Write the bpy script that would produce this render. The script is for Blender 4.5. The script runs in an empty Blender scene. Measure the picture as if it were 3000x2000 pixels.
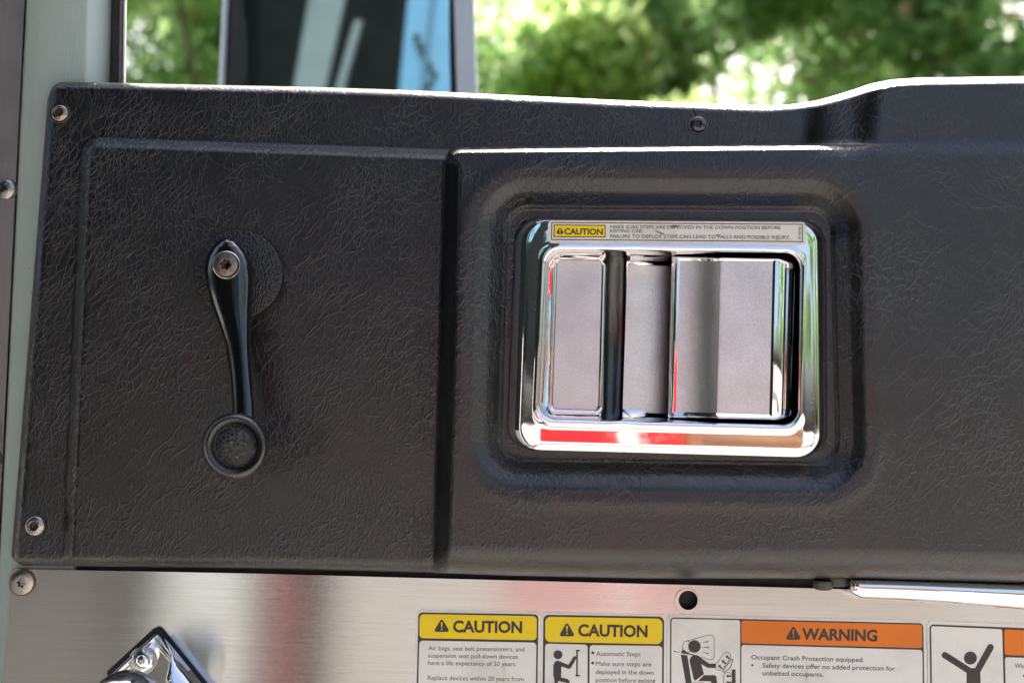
import bpy, bmesh, math, random
import numpy as np
from mathutils import Vector, Matrix
R = math.radians
S = bpy.context.scene
COL = S.collection
random.seed(7)

# ------------------------------------------------------------------ camera, sky, sun, exposure
FPX = 35.0 / 36.0 * 3000.0
PITCH, ROLL, DIST = R(6.0), R(1.7), 0.4667
fwd = Vector((0, math.cos(PITCH), math.sin(PITCH)))
up0 = Vector((0, -math.sin(PITCH), math.cos(PITCH)))
rx0 = Vector((1, 0, 0))
right = rx0 * math.cos(ROLL) + up0 * math.sin(ROLL)
up = up0 * math.cos(ROLL) - rx0 * math.sin(ROLL)
CAM = -DIST * fwd
cam_d = bpy.data.cameras.new('camera')
cam = bpy.data.objects.new('camera', cam_d); COL.objects.link(cam)
m3 = Matrix((right, up, -fwd)).transposed()
cam.matrix_world = Matrix.Translation(CAM) @ m3.to_4x4()
cam_d.sensor_width = 36; cam_d.lens = 35; cam_d.clip_start = 0.01; cam_d.clip_end = 2000
cam_d.dof.use_dof = True; cam_d.dof.focus_distance = 0.452; cam_d.dof.aperture_fstop = 6.6
S.camera = cam

SUN_EL, SUN_AZ = 55.0, 14.0          # degrees; azimuth from +Y (behind the door) towards +X
w = bpy.data.worlds.new('World'); S.world = w; w.use_nodes = True
wt = w.node_tree; bg = wt.nodes['Background']
sky = wt.nodes.new('ShaderNodeTexSky'); sky.sky_type = 'NISHITA'; sky.sun_disc = False
sky.sun_elevation = R(SUN_EL); sky.sun_rotation = R(SUN_AZ); sky.air_density = 1.0; sky.dust_density = 8.0; sky.ozone_density = 0.8
wt.links.new(sky.outputs[0], bg.inputs[0]); bg.inputs[1].default_value = 0.15
sd = bpy.data.lights.new('sun', 'SUN'); sd.energy = 3.6; sd.angle = R(0.5); sd.color = (1.0, 0.965, 0.91)
sun = bpy.data.objects.new('sun', sd); COL.objects.link(sun)
to_sun = Vector((math.cos(R(SUN_EL)) * math.sin(R(SUN_AZ)), math.cos(R(SUN_EL)) * math.cos(R(SUN_AZ)), math.sin(R(SUN_EL))))
sun.rotation_euler = (-to_sun).to_track_quat('-Z', 'Y').to_euler(); sun.location = to_sun * 20
S.view_settings.view_transform = 'Standard'; S.view_settings.look = 'None'
S.view_settings.exposure = 1.5; S.view_settings.gamma = 1.0; S.view_settings.use_curve_mapping = False

# ------------------------------------------------------------------ helpers
def P(px, py, y):
    """point on the plane at depth y seen at photograph coordinates (3000 x 2000)"""
    d = fwd + right * ((px - 1500) / FPX) + up * ((1000 - py) / FPX)
    t = (y - CAM.y) / d.y
    return CAM + d * t

def PN(px, py, y):
    px, py, y = np.broadcast_arrays(px, py, y)
    a = (px - 1500) / FPX; b = (1000 - py) / FPX
    d = [fwd[i] + right[i] * a + up[i] * b for i in range(3)]
    t = (y - CAM.y) / d[1]
    return np.stack([CAM[i] + d[i] * t for i in range(3)], -1)

def link(name, me, mat=None, parent=None, smooth=True):
    if mat:
        for m in (mat if isinstance(mat, (list, tuple)) else [mat]): me.materials.append(m)
    if smooth: me.polygons.foreach_set('use_smooth', [True] * len(me.polygons))
    o = bpy.data.objects.new(name, me); COL.objects.link(o)
    if parent: o.parent = parent
    return o

def tag(o, label=None, cat=None, group=None, kind=None):
    for k, v in (('label', label), ('category', cat), ('group', group), ('kind', kind)):
        if v: o[k] = v
    return o

def empty(name, label, cat, group=None):
    o = bpy.data.objects.new(name, None); COL.objects.link(o); o.empty_display_size = 0.02
    return tag(o, label, cat, group)

def pyd(name, verts, faces, mat, parent=None, smooth=True):
    me = bpy.data.meshes.new(name); me.from_pydata([tuple(v) for v in verts], [], faces); me.update()
    return link(name, me, mat, parent, smooth)

def recalc(o):
    bm = bmesh.new(); bm.from_mesh(o.data); bmesh.ops.recalc_face_normals(bm, faces=bm.faces); bm.to_mesh(o.data); bm.free()
    return o

def sharp(o, ang=35):
    o.data.set_sharp_from_angle(angle=R(ang)); return o

class MB:
    def __init__(s): s.v = []; s.f = []; s.mi = []
    def loops(s, loops, cap=True, cap0=False, mi=0):
        b = len(s.v); n = len(loops[0])
        for l in loops: s.v += [Vector(p) for p in l]
        for i in range(len(loops) - 1):
            for j in range(n):
                k = (j + 1) % n
                s.f.append((b + i * n + j, b + i * n + k, b + (i + 1) * n + k, b + (i + 1) * n + j)); s.mi.append(mi)
        if cap: s.f.append(tuple(b + (len(loops) - 1) * n + j for j in range(n))); s.mi.append(mi)
        if cap0: s.f.append(tuple(b + n - 1 - j for j in range(n))); s.mi.append(mi)
    def box(s, x0, x1, y0, y1, z0, z1, mi=0):
        a = [(x0, y0), (x1, y0), (x1, y1), (x0, y1)]
        s.loops([[(x, y, z0) for x, y in a], [(x, y, z1) for x, y in a]], True, True, mi)
    def poly(s, pts, mi=0):
        b = len(s.v); s.v += [Vector(p) for p in pts]; s.f.append(tuple(range(b, b + len(pts)))); s.mi.append(mi)
    def mesh(s, vs, fs, mi=0):
        b = len(s.v); s.v += [Vector(p) for p in vs]
        for f in fs: s.f.append(tuple(b + i for i in f)); s.mi.append(mi)
    def build(s, name, mat, parent=None, smooth=True, ang=35, bevel=0):
        o = pyd(name, s.v, s.f, mat, parent, smooth)
        o.data.polygons.foreach_set('material_index', s.mi)
        recalc(o)
        if smooth: sharp(o, ang)
        if bevel:
            md = o.modifiers.new('b', 'BEVEL'); md.width = bevel; md.segments = 3; md.limit_method = 'ANGLE'; md.angle_limit = R(40)
        return o

def fil(pts, r, k=7):
    """polygon in the photograph plane with rounded corners, constant number of points"""
    out = []; n = len(pts)
    for i in range(n):
        p = np.array(pts[i], float); a = np.array(pts[i - 1], float) - p; b = np.array(pts[(i + 1) % n], float) - p
        rr = r[i] if isinstance(r, (list, tuple)) else r
        la, lb = np.linalg.norm(a), np.linalg.norm(b); a /= la; b /= lb
        c = float(np.dot(a, b)); half = math.acos(max(-1, min(1, c))) / 2
        d = min(rr / math.tan(half), la * .48, lb * .48); rr = d * math.tan(half)
        cen = p + (a + b) / np.linalg.norm(a + b) * (rr / math.sin(half))
        s, e = p + a * d - cen, p + b * d - cen
        a0 = math.atan2(s[1], s[0]); da = math.atan2(e[1], e[0]) - a0
        da = (da + math.pi) % (2 * math.pi) - math.pi
        for j in range(k + 1):
            t = a0 + da * j / k
            out.append((cen[0] + rr * math.cos(t), cen[1] + rr * math.sin(t)))
    return out

def L3(pts, y):
    return [P(a, b, y(a, b) if callable(y) else y) for a, b in pts]

def ring(cx, cy, rx, ry=None, n=40):
    ry = ry or rx
    return [(cx + rx * math.cos(2 * math.pi * j / n), cy + ry * math.sin(2 * math.pi * j / n)) for j in range(n)]

# ------------------------------------------------------------------ materials
class NT:
    def __init__(s, name):
        s.m = bpy.data.materials.new(name); s.m.use_nodes = True; s.t = s.m.node_tree
        s.b = s.t.nodes['Principled BSDF']
        s.co = s.t.nodes.new('ShaderNodeTexCoord').outputs['Object']
    def n(s, typ, **kw):
        nd = s.t.nodes.new('ShaderNode' + typ)
        for k, v in kw.items():
            if k.startswith('i_'):
                key = k[2:]; key = int(key) if key.isdigit() else key.replace('_', ' ')
                if hasattr(v, 'default_value') or isinstance(v, bpy.types.NodeSocket): s.t.links.new(v, nd.inputs[key])
                else: nd.inputs[key].default_value = v
            else: setattr(nd, k, v)
        return nd
    def l(s, a, b): s.t.links.new(a, b)
    def map(s, scale=(1, 1, 1), rot=(0, 0, 0), vec=None):
        return s.n('Mapping', i_Vector=vec or s.co, i_Scale=scale, i_Rotation=rot).outputs[0]
    def noise(s, scale, detail=4, rough=.55, vec=None, dist=0):
        nd = s.n('TexNoise', i_Scale=scale, i_Detail=detail, i_Roughness=rough, i_Distortion=dist)
        s.l(vec or s.co, nd.inputs['Vector']); return nd.outputs['Fac']
    def vor(s, scale, vec=None, feature='DISTANCE_TO_EDGE'):
        nd = s.n('TexVoronoi', feature=feature, i_Scale=scale); s.l(vec or s.co, nd.inputs['Vector']); return nd.outputs[0]
    def rng(s, v, a, b, c=0., d=1., smooth=False):
        nd = s.n('MapRange'); nd.interpolation_type = 'SMOOTHSTEP' if smooth else 'LINEAR'
        s.l(v, nd.inputs[0])
        for i, x in enumerate((a, b, c, d)):
            if isinstance(x, bpy.types.NodeSocket): s.l(x, nd.inputs[i + 1])
            else: nd.inputs[i + 1].default_value = x
        return nd.outputs[0]
    def math(s, op, a, b=0.0):
        nd = s.n('Math', operation=op)
        for i, x in enumerate((a, b)):
            if isinstance(x, bpy.types.NodeSocket): s.l(x, nd.inputs[i])
            else: nd.inputs[i].default_value = x
        return nd.outputs[0]
    def mix(s, f, a, b):
        nd = s.n('Mix', data_type='RGBA')
        if isinstance(f, bpy.types.NodeSocket): s.l(f, nd.inputs[0])
        else: nd.inputs[0].default_value = f
        for i, x in ((6, a), (7, b)):
            if isinstance(x, bpy.types.NodeSocket): s.l(x, nd.inputs[i])
            else: nd.inputs[i].default_value = (*x, 1)
        return nd.outputs[2]
    def set(s, **kw):
        for k, v in kw.items():
            k = k.replace('_', ' ')
            if isinstance(v, bpy.types.NodeSocket): s.l(v, s.b.inputs[k])
            elif isinstance(v, tuple): s.b.inputs[k].default_value = (*v, 1)
            else: s.b.inputs[k].default_value = v
    def bump(s, h, dist, strength=1.0, prev=None):
        nd = s.n('Bump', i_Strength=strength, i_Distance=dist); s.l(h, nd.inputs['Height'])
        if prev: s.l(prev, nd.inputs['Normal'])
        return nd.outputs[0]

M = {}
def simple(key, col, rough=.5, metal=0., bump=None, var=.25, vscale=60, spec=.5):
    t = NT(key); n = t.noise(vscale, 5)
    c0 = tuple(x * (1 - var) for x in col); c1 = tuple(min(1, x * (1 + var)) for x in col)
    t.set(Base_Color=t.mix(n, c0, c1), Metallic=metal, Roughness=t.rng(t.noise(vscale * 3, 4), .3, .7, max(0, rough * .8), min(1, rough * 1.2)), Specular_IOR_Level=spec)
    if bump: t.set(Normal=t.bump(t.noise(bump[0], 3), bump[1]))
    M[key] = t.m; return t.m

def leather():
    t = NT('black_leatherette')
    big = t.noise(22, 3)
    wv = t.n('TexNoise', i_Scale=60., i_Detail=3.); t.l(t.co, wv.inputs['Vector'])
    sub = t.n('VectorMath', operation='SUBTRACT'); t.l(wv.outputs['Color'], sub.inputs[0]); sub.inputs[1].default_value = (.5, .5, .5)
    sc = t.n('VectorMath', operation='SCALE'); t.l(sub.outputs[0], sc.inputs[0]); sc.inputs['Scale'].default_value = .008
    add = t.n('VectorMath', operation='ADD'); t.l(t.co, add.inputs[0]); t.l(sc.outputs[0], add.inputs[1])
    wc = add.outputs[0]
    def rs(rot, scale, off): return t.n('Mapping', i_Vector=t.map((1, 1, 1), (0, R(rot), 0), wc), i_Scale=scale, i_Location=(off, off, off)).outputs[0]
    def ridge(rot, scale, width, off, mask_scale, lo=.42, hi=.62):
        n = t.noise(1., 1.5, .45, rs(rot, scale, off))
        a = t.math('ABSOLUTE', t.math('SUBTRACT', n, .5))
        m = t.noise(mask_scale, 2, vec=rs(rot, (1, 1, 1), off * .1))
        return t.math('MULTIPLY', t.rng(a, 0, width, 1, 0, True), t.rng(m, lo, hi, .05, 1))
    def add_(*xs):
        o = xs[0]
        for x in xs[1:]: o = t.math('ADD', o, x)
        return o
    def net(scale, rot, an, width, off, ms, lo, hi, floor=.05):
        v = t.rng(t.vor(scale, rs(rot, an, off)), 0, width, 1, 0, True)
        return t.math('MULTIPLY', v, t.rng(t.noise(ms, 2, vec=rs(rot, (1, 1, 1), off * .07)), lo, hi, floor, 1))
    long_ = add_(ridge(-38, (135, 1, 30), .020, 5.1, 26, .42, .6), ridge(12, (130, 1, 32), .018, 1.3, 30, .44, .62), ridge(60, (130, 1, 34), .018, 13.9, 30, .48, .66))
    n1 = net(215, -30, (1.6, 1, .75), .085, 3., 24, .42, .62); n2 = net(240, 18, (1.6, 1, .7), .085, 8., 27, .44, .64)
    n3 = net(380, -15, (1.4, 1, .8), .12, 12., 46, .36, .6)
    h = add_(t.math('MULTIPLY', long_, .7), t.math('MULTIPLY', n1, 1.), t.math('MULTIPLY', n2, .9), t.math('MULTIPLY', n3, .42))
    h = t.math('MINIMUM', h, 1.5)
    b = t.bump(h, .00014, .85)
    b = t.bump(t.noise(360, 4), .00014, .5, b)
    b = t.bump(t.noise(1000, 3), .00006, .6, b)
    dust = t.rng(t.noise(14, 6, .65), .5, .75)
    base = t.mix(t.math('MULTIPLY', h, .5), (.0018, .0019, .0028), (.023, .0235, .028))
    base = t.mix(t.math('MULTIPLY', dust, .14), base, (.028, .026, .024))
    keep = t.math('MULTIPLY', t.rng(t.vor(150, None, 'F1'), .030, .045, 1, 0), t.rng(t.noise(260, 1), .63, .67))
    base = t.mix(keep, base, (.3, .3, .32))
    t.set(Base_Color=base, Roughness=t.rng(t.noise(120, 4), .3, .7, .29, .39), Normal=b, Specular_IOR_Level=.8)
    M['leather'] = t.m
leather()

def chrome(key='chrome', rough=.045, dirt=.75, col=(.86, .86, .87)):
    t = NT(key)
    d = t.rng(t.noise(75, 8, .7), .55, .75); f = t.noise(600, 4)
    sp = t.rng(t.noise(1500, 2), .66, .72)
    dd = t.math('MULTIPLY', t.math('ADD', t.math('MULTIPLY', d, .5), sp), dirt)
    t.set(Base_Color=t.mix(dd, col, (.42, .40, .37)), Metallic=1., Roughness=t.rng(dd, 0, 1, rough, .34))
    st = t.map((260, 260, 2500), (0, R(38), 0)); scr = t.rng(t.noise(1.0, 2, vec=st), .70, .74)
    t.set(Normal=t.bump(t.math('ADD', t.noise(70, 2), t.math('MULTIPLY', scr, .05)), .00010, .16))
    M[key] = t.m
chrome()
chrome('dull_metal', .28, .9, (.5, .48, .45))
simple('mirror_glass', (.48, .59, .63), .02, 1., var=.02)

def steel():
    t = NT('brushed_steel')
    v = t.map((14, 1, 1500)); br = t.noise(1., 5, .6, v); v2 = t.map((45, 1, 4200)); br2 = t.noise(1., 3, .6, v2)
    blot = t.noise(11, 5, .6)
    c = t.mix(br, (.36, .35, .34), (.60, .59, .58)); c = t.mix(t.rng(blot, .45, .75, 0, .5), c, (.46, .43, .40))
    pit = t.math('MULTIPLY', t.rng(t.vor(120, None, 'F1'), .03, .05, 1, 0), t.rng(t.noise(90, 1), .6, .64))
    st = t.map((30, 1, 900), (0, R(-55), 0)); scr = t.math('MULTIPLY', t.rng(t.noise(1., 1, vec=st), .76, .78), t.rng(t.noise(12, 2), .55, .6))
    c = t.mix(pit, c, (.1, .09, .08)); c = t.mix(t.math('MULTIPLY', scr, .6), c, (.9, .9, .9))
    tg = t.n('Tangent', direction_type='UV_MAP')
    t.l(tg.outputs[0], t.b.inputs['Tangent'])
    t.set(Base_Color=c, Metallic=1., Roughness=t.rng(br2, .2, .8, .14, .19), Anisotropic=1.0, Anisotropic_Rotation=.25,
          Normal=t.bump(t.math('ADD', br, t.math('MULTIPLY', br2, .7)), .00003, .4))
    M['steel'] = t.m
steel()

def grain_metal():
    t = NT('grained_metal')
    n = t.noise(2400, 3, .6); v = t.vor(1900, None, 'SMOOTH_F1')
    d = t.rng(t.noise(60, 5), .35, .75)
    c = t.mix(t.rng(v, .1, .7), (.62, .605, .62), (.78, .765, .78)); c = t.mix(t.math('MULTIPLY', d, .35), c, (.40, .36, .33))
    t.set(Base_Color=c, Metallic=1., Roughness=.38, Normal=t.bump(t.math('ADD', n, v), .00013, .7))
    M['grain'] = t.m
grain_metal()

def paint():
    t = NT('grey_green_paint')
    st = t.noise(1., 4, .6, t.map((900, 900, 18))); n = t.noise(1400, 3); b = t.noise(30, 5)
    c = t.mix(b, (.30, .37, .34), (.38, .45, .42)); c = t.mix(t.rng(st, .62, .8, 0, .45), c, (.15, .17, .165))
    sp = t.math('MULTIPLY', t.rng(t.vor(260, None, 'F1'), .06, .09, 1, 0), t.rng(t.noise(200, 1), .62, .66))
    c = t.mix(sp, c, (.08, .08, .08))
    t.set(Base_Color=c, Roughness=.42, Normal=t.bump(t.math('ADD', n, t.math('MULTIPLY', st, 1.5)), .00014, .8))
    M['paint'] = t.m
paint()

def strip_metal():
    t = NT('brown_aluminium')
    st = t.noise(1., 5, .6, t.map((420, 1, 9))); b = t.noise(40, 5)
    c = t.mix(st, (.16, .15, .145), (.24, .225, .22)); c = t.mix(t.rng(b, .5, .75, 0, .5), c, (.11, .10, .10))
    t.set(Base_Color=c, Metallic=.55, Roughness=.5, Normal=t.bump(st, .0001, .4)); M['strip'] = t.m
strip_metal()

def textured_plastic(key, scale, dist, col=(.012, .012, .013), rough=.32):
    t = NT(key); v = t.vor(scale, t.map((1.5, 1, .9), (0, R(30), 0)), 'SMOOTH_F1')
    n = t.noise(scale * .8, 2, dist=1.5)
    t.set(Base_Color=t.mix(n, col, tuple(x * 2 for x in col)), Roughness=rough, Normal=t.bump(t.math('ADD', v, n), dist, .9)); M[key] = t.m
textured_plastic('pebbled_plastic', 800, .0006, (.007, .007, .007), .26)
def crackle():
    t = NT('crackled_rubber'); v = t.rng(t.vor(640), 0, .15, 1, 0, True)
    t.set(Base_Color=t.mix(v, (.009, .009, .009), (.085, .082, .078)), Roughness=.4, Normal=t.bump(v, .0005, 1.)); M['crackle'] = t.m
crackle()
simple('gloss_black', (.004, .004, .005), .16, spec=1., var=.4, vscale=200, bump=(260, .00006))
simple('satin_black', (.006, .006, .007), .27, spec=1., bump=(1200, .00012), var=.4, vscale=150)
simple('rubber', (.012, .012, .012), .6, bump=(700, .0002), var=.5, vscale=120)
simple('dark_shell', (.010, .011, .011), .7, var=.5)
simple('slot_shade', (.016, .0155, .015), .22, spec=1., bump=(500, .0001), var=.6, vscale=300)
simple('black_screw', (.10, .10, .105), .25, .9, var=.5, vscale=300)
simple('steel_screw', (.40, .38, .36), .27, 1., bump=(500, .00008), var=.45, vscale=260)
simple('bronze_screw', (.34, .29, .22), .24, 1., bump=(500, .00008), var=.45, vscale=260)
simple('bolt_metal', (.22, .19, .16), .42, .9, bump=(900, .0002), var=.6, vscale=400)
simple('rust', (.16, .075, .035), .8, var=.5, vscale=500)
simple('socket_dark', (.05, .035, .022), .5, .3, var=.7, vscale=600)
simple('black_ink', (.030, .026, .026), .42, var=.15, vscale=300)
simple('brown_stain', (.30, .24, .17), .6, var=.3, vscale=300)
def vinyl(key, col, dirt):
    t = NT(key); d = t.rng(t.noise(28, 7, .65), .48, .72); s = t.rng(t.noise(1., 3, .6, t.map((160, 1, 24), (0, R(28), 0))), .64, .74)
    f = t.math('MULTIPLY', t.math('ADD', t.math('MULTIPLY', d, .35), t.math('MULTIPLY', s, .4)), 1.)
    t.set(Base_Color=t.mix(f, col, dirt), Roughness=.33, Specular_IOR_Level=.4); M[key] = t.m
vinyl('white_vinyl', (.81, .80, .78), (.40, .35, .29))
vinyl('old_vinyl', (.74, .71, .66), (.33, .27, .2))
vinyl('yellow_vinyl', (.90, .66, .004), (.66, .45, .01))
vinyl('orange_vinyl', (.80, .19, .008), (.50, .12, .02))
simple('red_paint', (.42, .012, .018), .22, var=.06)
simple('white_paint', (.75, .75, .74), .35, var=.05)
simple('sky_tint_metal', (.12, .27, .42), .4, .2, var=.12, vscale=8)  # blue base stands in for sky mirrored in polished metal
simple('cab_shade', (.004, .0065, .0065), .8, spec=.1, var=.5, vscale=6)  # near-black base stands in for shade inside the roofless cab
simple('reflector_brown', (.20, .10, .055), .5, var=.5, vscale=9)
simple('seam_blue', (.05, .11, .17), .5, var=.1)
simple('reflector_grey', (.20, .20, .19), .5, var=.15)
simple('scuff', (.07, .014, .009), .5, var=.5, vscale=500)
simple('faded_red', (.45, .18, .18), .5, var=.1)
simple('dull_pale', (.15, .19, .195), .4, .2, var=.3, vscale=5)
simple('pale_metal', (.55, .60, .62), .35, .3, var=.1)
simple('clip_metal', (.075, .078, .072), .5, .5, bump=(700, .0002), var=.4, vscale=300)
simple('bark', (.07, .05, .035), .9, bump=(25, .02), var=.4, vscale=12)
simple('ground_concrete', (.285, .272, .25), .9, var=.2, vscale=1.2)
simple('mirror_black', (.010, .008, .008), .45, var=.3)

# ------------------------------------------------------------------ black moulded door panel (relief)
xs = np.arange(-40, 3401)
def curve(pts, sm):
    a = np.array(pts, float); y = np.interp(xs, a[:, 0], a[:, 1])
    k = np.exp(-.5 * (np.arange(-3 * sm, 3 * sm + 1) / sm) ** 2); k /= k.sum()
    return np.convolve(np.pad(y, 3 * sm, mode='edge'), k, 'valid')
Tc = curve([(-40, 240), (150, 240), (250, 241), (600, 249), (900, 255), (1200, 265), (1500, 280), (1800, 294), (2100, 306), (2250, 311), (2330, 306),
            (2400, 294), (2500, 264), (2550, 246), (2620, 233), (2700, 228), (2800, 227), (3000, 224), (3400, 218)], 14)
Bc = curve([(-40, 1654), (150, 1657), (750, 1664), (1150, 1674), (1500, 1686), (1900, 1694), (2480, 1697), (3000, 1711), (3400, 1722)], 30)
def Tf(x): return np.interp(x, xs, Tc)
def Bf(x): return np.interp(x, xs, Bc)
def Lf(y): return 142 - 110 * (np.asarray(y, float) - 260) / 1380
def ss(e0, e1, x):
    t = np.clip((x - e0) / (e1 - e0), 0, 1); return t * t * (3 - 2 * t)
def linedist(px, py, a, b):
    """signed distance right of the line a->b (image coordinates, y down: positive on the clockwise side)"""
    dx, dy = b[0] - a[0], b[1] - a[1]; l = math.hypot(dx, dy)
    return ((py - a[1]) * dx - (px - a[0]) * dy) / l
def rrin(px, py, q, rad):
    """distance inside the rounded quad q (TL, TR, BR, BL)"""
    t = linedist(px, py, q[0], q[1]); r = linedist(px, py, q[1], q[2]); b = linedist(px, py, q[2], q[3]); l = linedist(px, py, q[3], q[0])
    qx = rad - np.minimum(l, r); qy = rad - np.minimum(t, b)
    sdv = np.hypot(np.maximum(qx, 0), np.maximum(qy, 0)) + np.minimum(np.maximum(qx, qy), 0) - rad
    return -sdv
FIELD = [(250, 412), (1700, 462), (1700, 1950), (180, 1950)]
BLOCK = [(1304, 438), (3600, 418), (3600, 2100), (1258, 2100)]
RECESS = [(1436, 556), (2488, 562), (2508, 1408), (1412, 1394)]
def relief(px, py):
    h = np.full(np.broadcast(px, py).shape, 10.0)
    h = h + 23.0 * ss(2345, 2590, px + .10 * (py - 330))                      # pull-cup shoulder at the right of the top flange
    fld = rrin(px, py, FIELD, 40)
    h = np.maximum(h, 10 + 5.0 * ss(-15, 24, fld))
    blk_l = linedist(px, py, BLOCK[3], BLOCK[0]); blk_t = linedist(px, py, BLOCK[0], BLOCK[1])
    e = rrin(px, py, BLOCK, 46)
    wid = np.where(blk_t < blk_l, 17.0, 52.0); left_side = blk_l <= blk_t
    low = 10 + 23.0 * ss(2345, 2590, px + .10 * (py - 330)) * (blk_t < 200)
    f = np.clip((e + 4) / wid, 0, 1); f = np.where(left_side, .75 * ss(0, 1, f) + .25 * f, np.sqrt(np.clip(1 - (1 - f) ** 2.3, 0, 1)) * ss(0, .12, f))
    soft = ss(2350, 2650, px)
    f = f * (1 - soft) + soft * ss(-25, 45, blk_t)
    base = np.maximum(h, 15.0 * ss(-15, 24, fld))
    h = np.where(e > -30, base + np.maximum(36.0 - base, 0) * f, h)
    rc = rrin(px, py, RECESS, 118)
    dep = 12.0 * (.42 * ss(-40, 26, rc) + .58 * ss(0, 62, rc))
    h = h - dep - 15.0 * ss(86, 112, rc) + .3 * np.exp(-((rc - 50) / 4.0) ** 2)
    h = h + 0.5 * np.exp(-((rc + 70) / 24.0) ** 2)                               # faint raised lip round the opening
    return h
def edge_roll(px, py):
    T, B = Tf(px), Bf(px); L = Lf(py)
    wb = np.interp(px, [0, 1250, 1320, 3000], [34, 40, 85, 95])
    def e(d, wd): return np.sqrt(np.clip(1 - (1 - np.clip(d / wd, 0, 1)) ** 2, 0, 1))
    return e(py - T, 24.) * e(B - py, wb) * e(px - L, 30.)
def build_panel():
    nu, nv = 860, 420
    u = np.linspace(0, 1, nu); u = np.where(u < .06, u * u / .12 + u * .0, u - .03); u = u / u[-1]
    v = np.linspace(0, 1, nv)
    # denser rows near the top and bottom edges
    v = v + .012 * np.sin(2 * np.pi * v) * -1; v = (v - v[0]) / (v[-1] - v[0])
    U, V = np.meshgrid(u, v)
    px = Lf(260) + U * (3150 - Lf(260))
    for _ in range(3):
        r = 46
        T = Tf(px); B = Bf(px)
        py0 = T + V * (B - T)
        dx = px - Lf(py0)
        cr = r - np.sqrt(np.clip(r * r - np.clip(r - dx, 0, r) ** 2, 0, None))
        py = (T + cr) + V * (B - cr - T - cr)
        Lx = Lf(py)
        px = Lx + U * (3150 - Lx)
    h = 2 + (relief(px, py) - 2) * edge_roll(px, py)
    # gentle long undulation of the moulding
    h = h + .25 * np.sin(px / 310.) * np.sin(py / 270.)
    pts = PN(px, py, -h / 1000.)
    back = lambda a: a + 0
    # skirt rows at top and bottom, column at left
    top = PN(px[:1] , py[:1], 0.004); bot = PN(px[-1:], py[-1:], 0.004)
    pts = np.concatenate([top, pts, bot], 0)
    lpx = np.concatenate([px[:1, :1], px[:, :1], px[-1:, :1]], 0); lpy = np.concatenate([py[:1, :1], py[:, :1], py[-1:, :1]], 0)
    pts = np.concatenate([PN(lpx, lpy, .004), pts], 1)
    nr, nc = pts.shape[:2]
    idx = np.arange(nr * nc).reshape(nr, nc)
    q = np.stack([idx[:-1, :-1], idx[1:, :-1], idx[1:, 1:], idx[:-1, 1:]], -1).reshape(-1, 4)
    me = bpy.data.meshes.new('door_panel')
    me.vertices.add(nr * nc); me.vertices.foreach_set('co', pts.reshape(-1).astype(np.float32))
    me.loops.add(q.size); me.loops.foreach_set('vertex_index', q.reshape(-1).astype(np.int32))
    me.polygons.add(len(q)); me.polygons.foreach_set('loop_start', np.arange(0, q.size, 4, dtype=np.int32))
    me.update(calc_edges=True); me.validate()
    return link('door_panel', me, M['leather'])
panel = tag(build_panel(), 'black grained moulded door panel with armrest step and handle recess', 'door panel')
def pdepth(px, py):
    return -float(2 + (relief(np.array(px, float), np.array(py, float)) - 2) * edge_roll(np.array(px, float), np.array(py, float))) / 1000.

# ------------------------------------------------------------------ cab door: shell, painted post, weatherstrip, channel
door = empty('cab_door', 'grey green painted vehicle door frame behind the black panel', 'vehicle door')
mb = MB()
def strip_of(pxs, top, bot, y):
    return [[P(x, top(x), y) for x in pxs], [P(x, bot(x), y) for x in pxs]]
pxs = list(range(150, 3400, 50))
f0 = [P(x, float(Tf(x)) + 10, .004) for x in pxs]; f1 = [P(x, 2400, .004) for x in pxs]
b0 = [p + Vector((0, .04, 0)) for p in f0]; b1 = [p + Vector((0, .04, 0)) for p in f1]
loops = [[f0[i], b0[i], b1[i], f1[i]] for i in range(len(pxs))]
mb.loops(loops, True, True)
mb.build('door_shell', M['dark_shell'], door)
# post: cross-section columns (x at py=0, x at py=1000, x at py=1650, depth)
def column_strip(cols, rows):
    vs = []
    for py in rows:
        for fx, y in cols: vs.append(P(fx(py), py, y))
    n = len(cols); fs = []
    for i in range(len(rows) - 1):
        for j in range(n - 1): fs.append((i * n + j, i * n + j + 1, (i + 1) * n + j + 1, (i + 1) * n + j))
    return vs, fs
def lin(x0, x1): return lambda py: x0 + (x1 - x0) * py / 1000.
rows = list(range(-500, 2401, 50))
PB = .0045
postcols = [(lin(79, 31), .016), (lin(78, 30), .006), (lin(79, 31), .0005), (lin(82, 34), -.0012), (lin(87, 39), -.002), (lin(150, 110), -.0022), (lin(251, 226), -.002),
            (lin(257, 232), -.0017), (lin(263, 238), -.0008), (lin(300, 280), .006), (lin(326, 306), .011), (lin(329, 309), .0125), (lin(330, 310), .03)]
vs, fs = column_strip([(a, b + PB) for a, b in postcols], rows)
mb = MB(); mb.mesh(vs, fs)
mb.build('post', M['paint'], door, ang=60)
rows2 = list(range(-500, 401, 50))
vs, fs = column_strip([(lin(328, 312), .030), (lin(328.5, 312.5), .0135), (lin(334, 318), .0125), (lin(352, 336), .0125), (lin(360, 344), .014), (lin(361, 345), .032)], rows2)
mb = MB(); mb.mesh(vs, fs); mb.build('weatherstrip', M['rubber'], door)
vs, fs = column_strip([(lin(360, 346), .030), (lin(360.5, 346.5), .0165), (lin(363, 349), .0150), (lin(368, 354), .0150), (lin(371, 357), .017), (lin(371, 357), .045)], rows2)
mb = MB(); mb.mesh(vs, fs); mb.build('window_channel', M['white_paint'], door)

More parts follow.
